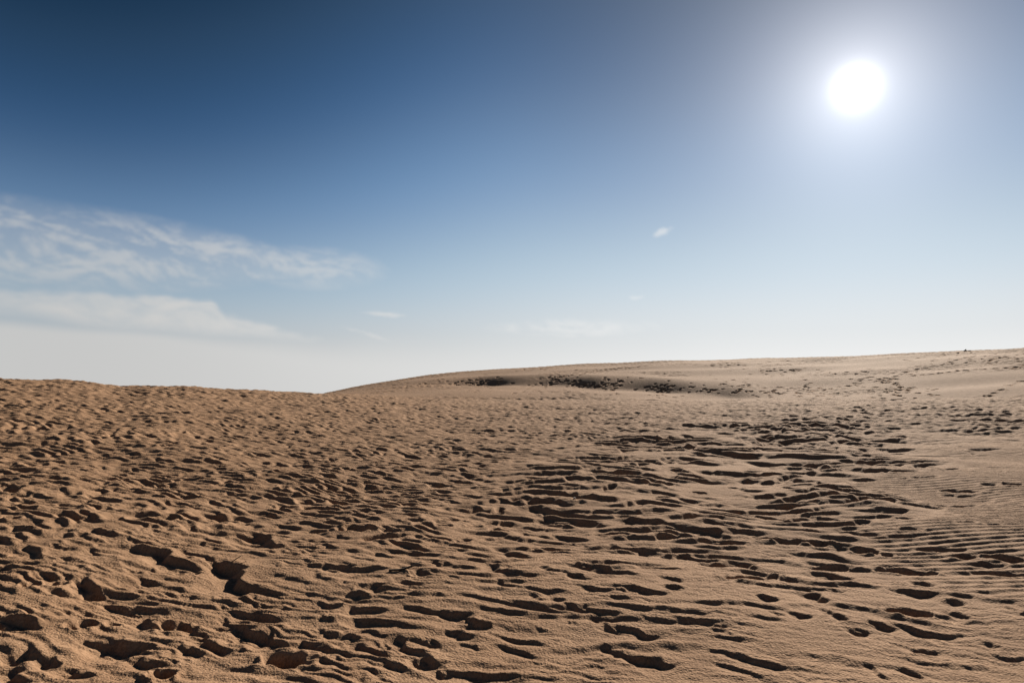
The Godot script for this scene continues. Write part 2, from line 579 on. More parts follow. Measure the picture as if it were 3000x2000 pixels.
func foreground_left():
	marks(0, 1400, [[820, 480, 1110, 510, 45], [1110, 520, 1300, 640, 75], [1450, 385, 1760, 410, 40], [1750, 410, 1880, 480, 65], [1280, 515, 1500, 590, 32], [1490, 590, 1655, 630, 85], [1630, 650, 1660, 800, 95],
		[1560, 900, 1900, 960, 60], [1730, 770, 1950, 800, 42], [550, 700, 860, 850, 80], [740, 870, 1070, 950, 70], [1000, 960, 1060, 1040, 60], [310, 770, 480, 770, 40], [0, 960, 200, 1020, 70], [200, 950, 290, 1040, 40],
		[560, 1120, 740, 1150, 60], [740, 1140, 960, 1180, 110], [1330, 1030, 1420, 1100, 42], [1390, 1110, 1640, 1200, 52], [1510, 960, 1640, 1060, 50], [1640, 1060, 1850, 1090, 70], [1840, 1100, 1930, 1170, 70], [1280, 1170, 1390, 1210, 52],
		[2060, 1130, 2190, 1180, 52], [2200, 950, 2300, 985, 26], [2190, 1050, 2330, 1080, 32], [2170, 860, 2330, 890, 32], [1730, 880, 1830, 900, 26], [240, 660, 420, 690, 42], [400, 550, 530, 555, 36], [900, 1270, 1130, 1290, 62],
		[150, 1200, 220, 1250, 70], [0, 1320, 200, 1390, 62], [320, 1260, 380, 1310, 50], [420, 1320, 640, 1350, 50], [790, 770, 980, 800, 26], [980, 720, 1060, 740, 30], [1230, 800, 1330, 830, 26], [880, 430, 1000, 455, 25], [720, 420, 850, 440, 25],
		[850, 240, 1040, 245, 40], [1400, 240, 1680, 290, 46], [1340, 275, 1520, 290, 25], [2080, 240, 2290, 240, 25], [1890, 330, 2090, 345, 25], [440, 245, 680, 290, 40], [510, 110, 690, 95, 35], [930, 60, 1090, 45, 40], [800, 90, 1000, 95, 25],
		[1250, 95, 1350, 120, 40], [1900, 95, 2090, 110, 30], [2030, 150, 2150, 160, 25], [2290, 130, 2400, 130, 30], [2100, 590, 2230, 610, 35], [2240, 600, 2400, 615, 45], [2010, 480, 2330, 500, 20], [360, 350, 480, 360, 26], [100, 345, 200, 360, 36],
		[420, 390, 560, 395, 30], [0, 600, 90, 620, 40], [0, 430, 70, 430, 25], [1000, 330, 1140, 350, 22], [1180, 160, 1330, 200, 26], [580, 150, 660, 160, 22], [1680, 60, 1800, 70, 26], [2180, 60, 2330, 70, 26]],
		[[450, 1020, 660, 1010, 75], [720, 1010, 830, 1010, 40], [1070, 1020, 1310, 1040, 112], [130, 740, 270, 750, 60], [310, 740, 450, 700, 60], [1020, 1370, 1200, 1340, 120], [1840, 1240, 2100, 1300, 150], [570, 780, 700, 800, 80],
		[50, 535, 150, 530, 25], [1040, 275, 1200, 270, 45], [1560, 325, 1700, 320, 35], [1880, 200, 2030, 200, 50], [380, 190, 550, 185, 36], [60, 130, 195, 125, 36], [115, 175, 230, 175, 40], [0, 275, 130, 275, 40], [1550, 120, 1690, 120, 40],
		[2130, 375, 2240, 375, 35], [580, 90, 680, 85, 30], [0, 55, 80, 55, 35]])

func foreground_middle():
	marks(1000, 1400, [[400, 440, 570, 490, 45], [690, 195, 960, 225, 45], [100, 50, 330, 70, 30], [860, 95, 1070, 95, 15], [850, 120, 1010, 140, 30], [1280, 165, 1430, 170, 45], [1570, 120, 1770, 145, 36], [1480, 45, 1680, 60, 20], [2080, 165, 2200, 185, 25],
		[1360, 230, 1830, 275, 40], [1350, 265, 1740, 300, 40], [1640, 300, 1820, 330, 40], [1740, 230, 1880, 240, 30], [1980, 280, 2060, 300, 40], [2040, 235, 2260, 245, 20], [2110, 300, 2360, 330, 40], [1390, 320, 1600, 345, 25], [1500, 405, 1670, 435, 40],
		[1310, 435, 1490, 450, 25], [1240, 380, 1460, 410, 20], [1580, 460, 1690, 475, 25], [1890, 470, 2200, 530, 50], [2200, 535, 2300, 545, 36], [1140, 510, 1310, 545, 50], [1010, 600, 1200, 650, 42], [600, 575, 750, 600, 30], [780, 605, 910, 620, 25],
		[1600, 580, 1730, 605, 36], [1720, 600, 2010, 660, 46], [1370, 615, 1540, 635, 30], [1560, 650, 1700, 700, 36], [0, 610, 260, 635, 40], [500, 640, 600, 660, 42], [720, 670, 830, 690, 20], [140, 730, 300, 760, 50], [0, 710, 80, 720, 20], [620, 785, 730, 790, 20],
		[60, 780, 160, 850, 50], [50, 890, 250, 925, 56], [60, 985, 310, 1015, 56], [0, 1085, 150, 1110, 40], [440, 880, 700, 940, 40], [700, 940, 880, 940, 70], [860, 960, 1010, 1040, 60], [740, 1065, 900, 1100, 42], [580, 1110, 670, 1150, 42], [830, 1145, 970, 1185, 30],
		[1050, 1085, 1390, 1155, 32], [1080, 1165, 1330, 1240, 36], [390, 1140, 560, 1240, 60], [550, 1230, 690, 1290, 80], [650, 1330, 740, 1370, 50], [740, 1345, 1200, 1400, 80], [290, 1140, 390, 1200, 30], [310, 1260, 400, 1330, 30], [1150, 850, 1520, 925, 36],
		[1080, 710, 1230, 750, 26], [1250, 755, 1520, 790, 36], [1330, 825, 1420, 835, 26], [1440, 830, 1530, 840, 30], [1540, 860, 1690, 910, 42], [1690, 905, 1920, 935, 60], [1650, 750, 1860, 770, 36], [1990, 765, 2220, 795, 46], [1900, 760, 1970, 765, 25],
		[1870, 815, 2010, 830, 30], [2200, 675, 2360, 700, 40], [2240, 740, 2360, 760, 40], [1760, 990, 1950, 1085, 32], [1920, 1040, 2150, 1110, 42], [1820, 1190, 2050, 1240, 42], [2020, 1230, 2270, 1300, 80], [1720, 1290, 1830, 1310, 26], [1560, 990, 1620, 1000, 20],
		[1270, 1265, 1390, 1280, 20], [1340, 1040, 1410, 1060, 20], [2080, 960, 2300, 1000, 20]],
		[[0, 345, 200, 360, 80], [130, 435, 460, 390, 58], [570, 415, 770, 435, 50], [815, 430, 890, 430, 45], [960, 430, 1210, 425, 40], [1000, 350, 1150, 365, 55], [870, 335, 960, 335, 36], [980, 320, 1080, 312, 26], [1090, 322, 1185, 322, 36], [690, 290, 860, 300, 40],
		[640, 320, 760, 330, 45], [480, 315, 610, 320, 30], [420, 290, 570, 290, 26], [165, 135, 250, 135, 30], [590, 50, 740, 65, 40], [1150, 155, 1290, 155, 26], [1300, 110, 1510, 95, 48], [1780, 158, 1880, 158, 30], [1620, 30, 1820, 30, 20], [2090, 25, 2280, 45, 45],
		[1280, 5, 1400, 10, 20], [2150, 140, 2350, 145, 30], [1880, 260, 2000, 265, 36], [1740, 390, 1970, 390, 40], [2100, 375, 2360, 385, 45], [2160, 410, 2330, 410, 36], [1310, 490, 1590, 500, 56], [1790, 510, 2080, 535, 36], [2290, 540, 2400, 540, 45], [1990, 600, 2360, 630, 45]])

func foreground_right():
	marks(2000, 1400, [[0, 545, 230, 570, 40], [100, 470, 380, 490, 25], [0, 330, 350, 410, 46], [900, 485, 1090, 500, 25], [900, 660, 1160, 695, 40], [860, 580, 1000, 600, 25], [1600, 720, 1740, 740, 30], [1460, 765, 1740, 800, 50], [2050, 590, 2230, 610, 36],
		[900, 800, 1040, 855, 60], [510, 800, 650, 840, 46], [700, 690, 800, 710, 25], [830, 765, 930, 785, 20], [1010, 770, 1110, 785, 20], [1300, 980, 1480, 1050, 46], [1470, 1010, 1880, 1100, 52], [1120, 1040, 1260, 1060, 56], [950, 900, 1060, 940, 25], [1050, 940, 1160, 975, 46],
		[740, 930, 880, 960, 42], [600, 920, 700, 940, 25], [430, 940, 690, 985, 25], [200, 1190, 420, 1240, 32], [400, 1240, 680, 1320, 52], [240, 1290, 540, 1370, 36], [190, 1090, 440, 1120, 25], [270, 1060, 370, 1070, 20], [0, 990, 160, 1005, 30], [170, 1005, 290, 1030, 30],
		[1860, 850, 1970, 870, 42], [1860, 930, 2000, 970, 32], [2240, 890, 2360, 920, 25], [1480, 1150, 1620, 1190, 22], [1600, 1190, 1740, 1210, 30], [2080, 1140, 2200, 1170, 30], [1300, 1290, 1420, 1390, 32], [1530, 1310, 1680, 1390, 32], [2150, 1230, 2360, 1250, 30],
		[1800, 120, 2000, 128, 20], [1000, 130, 1200, 145, 25], [1470, 155, 1800, 185, 25], [940, 55, 1250, 95, 36], [490, 120, 650, 140, 25], [340, 240, 490, 270, 30], [20, 265, 260, 280, 25], [1190, 225, 1640, 232, 20], [740, 245, 990, 285, 25], [1490, 345, 1690, 355, 22],
		[1100, 375, 1380, 395, 22], [1430, 395, 1600, 408, 25], [1270, 405, 1390, 415, 18], [390, 75, 560, 90, 25], [120, 25, 310, 30, 25], [420, 10, 520, 20, 30], [530, 25, 620, 30, 36], [770, 10, 920, 20, 15], [1140, 10, 1300, 15, 15]],
		[[300, 700, 640, 700, 65], [140, 595, 530, 605, 40], [100, 440, 430, 460, 48], [90, 380, 190, 380, 25], [470, 410, 650, 415, 45], [640, 430, 830, 445, 50], [820, 430, 1040, 460, 55], [1190, 510, 1370, 520, 55], [1370, 535, 1460, 540, 40], [860, 630, 1160, 620, 45],
		[1340, 640, 1730, 660, 62], [1600, 500, 1950, 500, 38], [1860, 550, 2050, 555, 45], [2090, 550, 2400, 580, 55], [1970, 655, 2400, 675, 40], [1400, 910, 1700, 960, 80], [1780, 90, 2060, 100, 30], [1200, 145, 1470, 160, 52], [1220, 110, 1450, 105, 20], [1720, 195, 2040, 190, 28],
		[690, 150, 960, 170, 30], [230, 190, 520, 185, 20], [430, 240, 730, 255, 40], [490, 275, 730, 290, 45], [870, 285, 1000, 285, 20], [1030, 295, 1130, 295, 25], [1190, 300, 1320, 300, 18], [1330, 270, 1460, 270, 18], [1460, 282, 1590, 282, 25], [1870, 300, 2020, 305, 28],
		[2080, 320, 2190, 320, 28], [680, 65, 890, 80, 35], [300, 65, 390, 70, 25], [70, 100, 170, 110, 35], [2050, 50, 2190, 45, 22], [2200, 48, 2330, 45, 30]])

func middle_distance():
	marks(2000, 980, [[490, 605, 1000, 610, 25], [1000, 610, 1330, 630, 15], [1330, 615, 1610, 620, 12], [280, 620, 660, 630, 22], [900, 632, 1150, 640, 20], [0, 625, 280, 635, 18], [550, 690, 680, 715, 35], [720, 650, 920, 660, 22], [960, 665, 1300, 675, 18], [680, 685, 960, 690, 15],
		[1200, 705, 1330, 710, 10], [240, 680, 370, 685, 20], [380, 690, 490, 685, 15], [0, 695, 220, 715, 25], [0, 760, 120, 775, 45], [280, 745, 420, 755, 25], [180, 800, 560, 825, 50], [560, 830, 1100, 850, 30], [1100, 860, 1300, 885, 30], [470, 885, 800, 890, 35], [800, 890, 1120, 915, 30],
		[480, 780, 630, 790, 28], [700, 755, 830, 760, 15], [830, 770, 930, 775, 18], [900, 790, 1000, 795, 22], [1030, 815, 1160, 820, 18], [1110, 755, 1220, 760, 22], [1190, 770, 1370, 765, 25], [1210, 730, 1500, 725, 25], [1360, 700, 1600, 710, 20], [1510, 735, 1590, 745, 18],
		[1320, 785, 1720, 795, 18], [1240, 835, 1500, 845, 20], [1560, 835, 1850, 838, 15], [1280, 875, 1390, 880, 30], [1390, 885, 1530, 888, 20], [1210, 930, 1450, 940, 40], [1570, 880, 1640, 882, 12], [1590, 900, 1780, 920, 15], [1800, 865, 1960, 855, 12], [760, 960, 1180, 975, 35],
		[1180, 1000, 1310, 1003, 18], [730, 1000, 920, 1010, 20], [150, 950, 330, 955, 28], [0, 960, 140, 990, 40], [410, 995, 520, 1010, 35], [530, 950, 690, 965, 30], [420, 940, 530, 940, 20], [120, 1015, 300, 1020, 30], [0, 890, 240, 895, 30], [0, 850, 200, 865, 25], [0, 820, 150, 820, 25],
		[500, 555, 620, 558, 10], [920, 590, 1020, 592, 12], [1330, 585, 1420, 585, 12]],
		[[470, 660, 530, 660, 22], [940, 688, 1170, 690, 22], [1190, 685, 1310, 690, 18], [1410, 945, 1640, 940, 33], [1750, 930, 1920, 920, 25], [1960, 800, 2220, 785, 22], [1980, 825, 2030, 825, 15], [1550, 990, 1780, 975, 20], [2140, 940, 2230, 942, 15], [2110, 915, 2200, 915, 10], [590, 918, 680, 920, 15],
		[350, 582, 410, 582, 10], [1400, 552, 1480, 552, 8], [1980, 655, 2080, 655, 10], [2290, 670, 2360, 670, 12], [1730, 690, 1850, 690, 10]])
	marks(1000, 1050, [[720, 620, 1020, 632, 14], [1040, 640, 1280, 652, 14], [1140, 595, 1420, 605, 14], [700, 685, 870, 675, 20], [870, 580, 1050, 590, 12], [550, 785, 690, 795, 18], [500, 800, 640, 805, 18], [450, 735, 660, 740, 25], [1430, 705, 1680, 725, 25], [1650, 715, 2020, 770, 25],
		[1700, 775, 2030, 800, 45], [1760, 585, 2040, 605, 30], [1610, 565, 1700, 572, 20], [1700, 655, 1890, 670, 18], [1590, 635, 1700, 640, 12], [2060, 510, 2230, 512, 15], [2200, 485, 2360, 490, 20], [1690, 500, 1890, 505, 15], [1800, 448, 1940, 450, 15], [2040, 460, 2160, 460, 10],
		[1980, 495, 2080, 495, 10], [2190, 590, 2360, 588, 14], [1990, 575, 2080, 580, 15], [1260, 520, 1500, 532, 16], [1160, 545, 1260, 550, 12], [2110, 705, 2320, 712, 16], [2240, 680, 2360, 685, 18], [2180, 628, 2320, 625, 12], [1970, 830, 2100, 840, 20], [1050, 768, 1200, 770, 10],
		[0, 835, 200, 855, 30], [110, 880, 320, 890, 28], [250, 320, 350, 310, 10], [560, 340, 720, 335, 8], [900, 335, 1040, 335, 10], [1260, 330, 1400, 345, 14], [1450, 338, 1620, 345, 16], [1050, 340, 1200, 340, 8]],
		[[1140, 745, 1310, 755, 20], [1250, 820, 1400, 830, 25], [830, 825, 1010, 830, 22], [110, 720, 230, 722, 15], [220, 732, 340, 735, 15], [200, 780, 360, 782, 15], [730, 735, 880, 745, 20], [1480, 760, 1600, 765, 15], [1700, 760, 1800, 765, 15], [2290, 720, 2400, 720, 18],
		[2300, 785, 2400, 790, 20], [420, 825, 490, 828, 14]])
	marks(0, 1050, [[270, 580, 350, 580, 20], [1020, 640, 1090, 640, 18], [1050, 665, 1180, 670, 15], [300, 800, 410, 815, 25], [560, 810, 640, 830, 35], [1790, 715, 1860, 718, 28], [1490, 755, 1570, 760, 22], [1740, 795, 1860, 800, 25], [920, 885, 1080, 870, 40], [1090, 880, 1180, 885, 25],
		[1880, 815, 2000, 825, 25], [1370, 805, 1430, 808, 18], [1250, 695, 1330, 700, 25], [2040, 830, 2210, 840, 30], [1200, 890, 1330, 900, 28], [770, 725, 860, 735, 18], [640, 675, 710, 675, 12], [840, 675, 930, 678, 14], [700, 850, 760, 860, 30]],
		[[525, 552, 610, 550, 18], [20, 685, 120, 690, 20], [245, 715, 325, 718, 18], [355, 705, 425, 703, 18], [200, 625, 245, 625, 18], [520, 653, 580, 655, 15], [1300, 685, 1390, 690, 20], [890, 600, 960, 600, 12], [820, 780, 950, 780, 22], [1020, 820, 1120, 825, 28], [20, 795, 120, 797, 22],
		[2020, 775, 2080, 778, 18], [1500, 870, 1590, 875, 30], [0, 875, 80, 885, 28]])

# the many smaller hollows nobody would list
func random_marks(rng: RandomNumberGenerator):
	# bands of distance: nearest, farthest, tries per square metre at the left, at the right
	for band in [[2.3, 5.0, 4.0, 2.0], [5.0, 9.0, 20.0, 4.0], [9.0, 18.0, 24.0, 6.0], [18.0, 32.0, 16.0, 7.0], [32.0, 53.0, 6.5, 5.0]]:
		var area: float = deg_to_rad(2.0 * AZ_HALF) * 0.5 * (band[1] * band[1] - band[0] * band[0])
		var tries := int(area * band[2])
		for i in tries:
			var r := sqrt(rng.randf_range(band[0] * band[0], band[1] * band[1]))
			var dg := rng.randf_range(-AZ_HALF, AZ_HALF)
			var x := r * sin(deg_to_rad(dg))
			var z := -r * cos(deg_to_rad(dg))
			var left := dense(x, z, r, dg)
			var share: float = lerpf(band[3] / band[2], 1.0, left) * smoothstep(-0.6, 0.4, noise_d.get_noise_2d(x * 0.3 + 80.0, z * 0.3))
			if dg > 24.0 and r > 5.0 and r < 20.0:
				share *= 0.25
			var roll := rng.randf()
			var size := rng.randf()
			var turn := rng.randfn(0.0, 0.2)
			var kind := rng.randf()
			if roll > share:
				continue
			var th := deg_to_rad(lerpf(16.0, 26.0, left) - (0.0 if r < 8.0 else 6.0)) + turn
			var long := lerpf(0.08, 0.28, size * size) * lerpf(1.0, 0.88, left * smoothstep(6.0, 10.0, r)) * (1.0 + 0.9 * (1.0 - left) * smoothstep(5.0, 14.0, r) + 0.010 * r)
			var deep := lerpf(0.010, 0.027, size) * lerpf(0.75, 1.15, left) * (1.0 + 0.014 * r) * lerpf(0.65, 1.0, smoothstep(4.0, 7.0, r))
			var foot := kind < 0.16 + 0.10 * left and r > 7.0
			if is_taken(x, z, cos(th), sin(th), 0.18 if foot else long):
				continue
			take(x, z, cos(th), sin(th), 0.15 if foot else long * 0.7)
			if foot:
				footprint(x, z, cos(th + turn * 3.0), sin(th + turn * 3.0), 0.14 + 0.05 * size, 0.055 + 0.02 * size, 0.035 + 0.03 * size)
			else:
				scarp(x, z, cos(th), sin(th), long, deep, rng.randf_range(-0.1, 0.3))

func dune_print(px: float, py: float, rng: RandomNumberGenerator, big: float):
	var p := on_ripples(px, py)
	if Vector2(p.x, p.z).length() < DUNE_FROM:
		return
	var th := rng.randf_range(-0.5, 0.5)
	footprint(p.x, p.z, cos(th), sin(th), big * rng.randf_range(0.20, 0.32), big * rng.randf_range(0.22, 0.34), big * rng.randf_range(0.10, 0.17))

func dune_marks(rng: RandomNumberGenerator):
	var k := 1.0 / 2.352
	# single tracks across the clean slope
	for t in [[1655, 278], [1720, 274], [1775, 268], [1840, 260], [1900, 250], [1955, 248], [2020, 241], [2080, 242], [2160, 235], [2230, 232], [2300, 225], [1590, 285], [1540, 262], [1600, 262], [1620, 240], [1680, 232], [1565, 275], [1505, 275], [1470, 288], [1400, 302],
		[2110, 424], [2150, 405], [2200, 382], [2250, 352], [2300, 338], [2340, 325], [960, 255], [1010, 262], [1055, 272], [1135, 260], [1195, 272], [1255, 258], [1145, 355], [1190, 337], [1230, 310], [1285, 240]]:
		dune_print(2000 + t[0] * k, 980 + t[1] * k, rng, 1.15)
	# trodden patches: middle, half widths, how many
	for c in [[2000, 980, 150, 375, 150, 30, 26], [2000, 980, 380, 340, 110, 55, 30], [2000, 980, 600, 400, 140, 40, 40], [2000, 980, 870, 390, 70, 55, 30], [2000, 980, 1080, 400, 60, 30, 14], [2000, 980, 1260, 380, 80, 60, 26], [2000, 980, 1440, 360, 60, 60, 32], [2000, 980, 1520, 400, 60, 50, 30],
		[2000, 980, 1320, 312, 80, 18, 20], [2000, 980, 1700, 400, 70, 30, 12], [2000, 980, 700, 255, 170, 30, 60], [2000, 980, 1900, 165, 330, 32, 110], [2000, 980, 2200, 165, 160, 34, 80], [2000, 980, 300, 200, 300, 22, 80],
		[1000, 1050, 850, 165, 160, 36, 100], [1000, 1050, 450, 185, 150, 16, 60], [1000, 1050, 1480, 150, 80, 40, 60], [1000, 1050, 1650, 190, 90, 32, 42], [1000, 1050, 1850, 190, 80, 42, 60], [1000, 1050, 2200, 220, 120, 42, 64], [1000, 1050, 1300, 212, 110, 30, 30], [1000, 1050, 1350, 70, 350, 14, 80]]:
		for i in int(c[6] * 0.7):
			dune_print(c[0] + (c[2] + rng.randfn(0.0, 0.75) * c[4]) * k, c[1] + (c[3] + rng.randfn(0.0, 0.7) * c[5]) * k, rng, rng.randf_range(0.7, 1.05))
	# a path of many feet up the left shoulder
	for i in 60:
		var t := i / 60.0
		dune_print(1000 + (1470 + 640 * t + rng.randfn(0.0, 12.0)) * k, 1050 + (160 - 110 * sqrt(t) + rng.randfn(0.0, 5.0)) * k, rng, 0.85)

# loose sand slumps: no wall stays steeper than the grid can show
func slump_row(i: int):
	var n := azimuths.size()
	var row := field.slice(i * n, i * n + n)
	var r := radii[i]
	if r > 3.0 and r < 56.0:
		var a := (i - 1) * n
		var b := i * n
		var c := (i + 1) * n
		for j in range(first_fine + 2, first_fine + n_fine - 2):
			var o := field[b + j]
			var m := 0.25 * o + 0.125 * (field[a + j] + field[c + j]) + 0.09 * (field[b + j - 1] + field[b + j + 1]) + 0.035 * (field[b + j - 2] + field[b + j + 2]) + 0.0625 * (field[a + j - 1] + field[a + j + 1] + field[c + j - 1] + field[c + j + 1])
			row[j] = lerpf(o, m, smoothstep(0.0006, 0.0022, absf(o - m) / (1.0 + 0.25 * r)))
	lock.lock()
	rows_done[i] = row
	lock.unlock()

func slump():
	var n := radii.size()
	rows_done.resize(n)
	var id := WorkerThreadPool.add_group_task(slump_row, n)
	WorkerThreadPool.wait_for_group_task_completion(id)
	field = PackedFloat32Array()
	for i in n:
		field.append_array(rows_done[i])
	rows_done.clear()

# ------------------------------------------------------------------ mesh

var verts := PackedVector3Array()
var norms := PackedVector3Array()

func land(called: String, i0: int, i1: int, m: Material):
	var n := azimuths.size()
	var rows := i1 - i0 + 1
	var v := PackedVector3Array()
	var nn := PackedVector3Array()
	v.resize(rows * n)
	nn.resize(rows * n)
	var sa := PackedFloat32Array()
	var ca := PackedFloat32Array()
	for a in azimuths:
		sa.append(sin(a))
		ca.append(-cos(a))
	var last := radii.size() - 1
	for i in rows:
		var k := i0 + i
		var ka := maxi(k - 1, 0)
		var kb := mini(k + 1, last)
		var r := radii[k]
		var ra := radii[ka]
		var rb := radii[kb]
		for j in n:
			v[i * n + j] = Vector3(r * sa[j], field[k * n + j], r * ca[j])
			var jl := j - 1 if j > 0 else n - 1
			var jr := j + 1 if j < n - 1 else 0
			var d := Vector3(rb * sa[j] - ra * sa[j], field[kb * n + j] - field[ka * n + j], rb * ca[j] - ra * ca[j])
			var e := Vector3(r * (sa[jr] - sa[jl]), field[k * n + jr] - field[k * n + jl], r * (ca[jr] - ca[jl]))
			nn[i * n + j] = e.cross(d).normalized()
	var ix := PackedInt32Array()
	ix.resize((rows - 1) * n * 6)
	var at := 0
	for i in rows - 1:
		for j in n:
			var jr := j + 1 if j < n - 1 else 0
			var a := i * n + j
			var b := i * n + jr
			ix[at] = a
			ix[at + 1] = a + n
			ix[at + 2] = b + n
			ix[at + 3] = a
			ix[at + 4] = b + n
			ix[at + 5] = b
			at += 6
	var arrays := []
	arrays.resize(Mesh.ARRAY_MAX)
	arrays[Mesh.ARRAY_VERTEX] = v
	arrays[Mesh.ARRAY_NORMAL] = nn
	arrays[Mesh.ARRAY_INDEX] = ix
	var mesh := ArrayMesh.new()
	mesh.add_surface_from_arrays(Mesh.PRIMITIVE_TRIANGLES, arrays)
	mesh.surface_set_material(0, m)
	var o := MeshInstance3D.new()
	o.name = called
	o.mesh = mesh
	o.set_meta("kind", "structure")
	o.set_meta("label", "trampled, wind-rippled brown sand plain full of footprints" if called == "ground" else "long low sand dune with footprint trails rising behind the plain")
	o.set_meta("category", "sand" if called == "ground" else "dune")
	add_child(o)

func noise_texture(size: int, freq: float, kind: int, octaves: int, ramp: Gradient, s: int) -> NoiseTexture2D:
	var f := FastNoiseLite.new()
	f.seed = s
	f.noise_type = kind
	f.frequency = freq
	f.fractal_type = FastNoiseLite.FRACTAL_FBM
	f.fractal_octaves = octaves
	f.fractal_gain = 0.65
	var t := NoiseTexture2D.new()
	t.width = size
	t.height = size
	t.seamless = true
	t.noise = f
	if ramp:
		t.color_ramp = ramp
	return t

func sand_material() -> StandardMaterial3D:
	var m := StandardMaterial3D.new()
	m.resource_name = "sand"
	m.albedo_color = Color(1, 1, 1)
	var g := Gradient.new()
	g.offsets = PackedFloat32Array([0.0, 0.35, 0.65, 1.0])
	g.colors = PackedColorArray([Color(.10, .054, .031).linear_to_srgb(), Color(.208, .127, .076).linear_to_srgb(), Color(.27, .169, .104).linear_to_srgb(), Color(.45, .305, .205).linear_to_srgb()])
	m.albedo_texture = noise_texture(1024, 0.22, FastNoiseLite.TYPE_VALUE, 3, g, 5)
	m.uv1_triplanar = true
	m.uv1_world_triplanar = true
	m.uv1_scale = Vector3(0.62, 0.62, 0.62)
	# paler and darker drifts of sand
	var drift := Gradient.new()
	drift.offsets = PackedFloat32Array([0.25, 0.5, 0.75])
	drift.colors = PackedColorArray([Color(.935, .925, .915), Color(.975, .97, .965), Color(1.0, 1.0, 1.0)])
	m.detail_enabled = true
	m.detail_albedo = noise_texture(512, 0.012, FastNoiseLite.TYPE_SIMPLEX, 6, drift, 21)
	m.detail_blend_mode = BaseMaterial3D.BLEND_MODE_MUL
	m.detail_uv_layer = BaseMaterial3D.DETAIL_UV_2
	m.uv2_triplanar = true
	m.uv2_world_triplanar = true
	m.uv2_scale = Vector3(0.17, 0.17, 0.17)
	m.roughness = 0.95
	m.metallic_specular = 0.15
	m.heightmap_enabled = true
	m.heightmap_texture = noise_texture(1024, 0.16, FastNoiseLite.TYPE_VALUE, 3, null, 9)
	m.heightmap_scale = 0.8
	return m

# ------------------------------------------------------------------ twigs

func first_height(x: float, z: float) -> float:
	var r := sqrt(x * x + z * z)
	var n := azimuths.size()
	var i := clampi(radii.bsearch(r) - 1, 0, radii.size() - 2)
	var j := column(atan2(x, -z))
	return lerpf(untouched[i * n + j], untouched[(i + 1) * n + j], clampf((r - radii[i]) / (radii[i + 1] - radii[i]), 0, 1))

# where a pixel's look meets the rippled land
func on_ripples(px: float, py: float) -> Vector3:
	var d := pixel_dir(px, py)
	var flat := sqrt(d.x * d.x + d.z * d.z)
	var g := on_ground(px, py)
	var rg := Vector2(g.x, g.z).length()
	var r := rg * 0.86
	while r < rg * 1.15:
		var p := d * (r / flat)
		if EYE + p.y < first_height(p.x, p.z):
			return Vector3(p.x, EYE + p.y, p.z)
		r += 0.003 * rg
	return g

func height_at(x: float, z: float) -> float:
	var r := sqrt(x * x + z * z)
	var n := azimuths.size()
	var i := clampi(radii.bsearch(r) - 1, 0, radii.size() - 2)
	var j := column(atan2(x, -z))
	return maxf(field[i * n + j], field[(i + 1) * n + j])

# where a pixel's look meets the carved land
func on_sand(px: float, py: float) -> Vector3:
	var d := pixel_dir(px, py)
	var flat := sqrt(d.x * d.x + d.z * d.z)
	var r := 2.0
	while r < 130.0:
		var p := Vector3(d.x, d.y, d.z) * (r / flat)
		if EYE + p.y < height_at(p.x, p.z):
			return Vector3(p.x, height_at(p.x, p.z), p.z)
		r += 0.004 * r
	return on_ground(px, py)

func tube(points: Array, r0: float, r1: float, s: int) -> ArrayMesh:
	var rng := RandomNumberGenerator.new()
	rng.seed = s
	var st := SurfaceTool.new()
	st.begin(Mesh.PRIMITIVE_TRIANGLES)
	var sides := 7
	var n := points.size()
	var rings := []
	for i in n:
		var p: Vector3 = points[i]
		var dir: Vector3 = (points[mini(i + 1, n - 1)] - points[maxi(i - 1, 0)]).normalized()
		var side := dir.cross(Vector3.UP)
		if side.length() < 0.05:
			side = dir.cross(Vector3.RIGHT)
		side = side.normalized()
		var up := side.cross(dir).normalized()
		var ring := []
		var rr := lerpf(r0, r1, float(i) / (n - 1)) * rng.randf_range(0.82, 1.18)
		for k in sides:
			var a := TAU * k / sides
			ring.append(p + (side * cos(a) + up * sin(a)) * rr * rng.randf_range(0.88, 1.12))
		rings.append(ring)
	for i in n - 1:
		for k in sides:
			var k2 := (k + 1) % sides
			for q in [rings[i][k], rings[i + 1][k2], rings[i + 1][k], rings[i][k], rings[i][k2], rings[i + 1][k2]]:
				st.add_vertex(q)
	for e in [0, n - 1]:
		for k in sides:
			var k2 := (k + 1) % sides
			st.add_vertex(points[e])
			st.add_vertex(rings[e][k2 if e == 0 else k])
			st.add_vertex(rings[e][k if e == 0 else k2])
	st.index()
	st.generate_normals()
	return st.commit()

func wood(c: Color) -> StandardMaterial3D:
	var m := StandardMaterial3D.new()
	m.resource_name = "dry_wood"
	var g := Gradient.new()
	g.offsets = PackedFloat32Array([0.0, 1.0])
	g.colors = PackedColorArray([(c * 0.6).linear_to_srgb(), (c * 1.5).linear_to_srgb()])
	m.albedo_texture = noise_texture(128, 0.09, FastNoiseLite.TYPE_SIMPLEX, 3, g, 3)
	m.uv1_triplanar = true
	m.uv1_scale = Vector3(9, 9, 9)
	m.roughness = 0.9
	return m

func thing(called: String, label: String, category: String, at: Vector3, group := "") -> Node3D:
	var o := Node3D.new()
	o.name = called
	add_child(o, true)
	o.position = at
	o.set_meta("label", label)
	o.set_meta("category", category)
	if group:
		o.set_meta("group", group)
	return o

func part(o: Node3D, called: String, points: Array, r0: float, r1: float, m: Material, s: int):
	var local := []
	for p in points:
		local.append(p - o.position)
	var c := MeshInstance3D.new()
	c.name = called
	c.mesh = tube(local, r0, r1, s)
	c.mesh.surface_set_material(0, m)
	o.add_child(c, true)

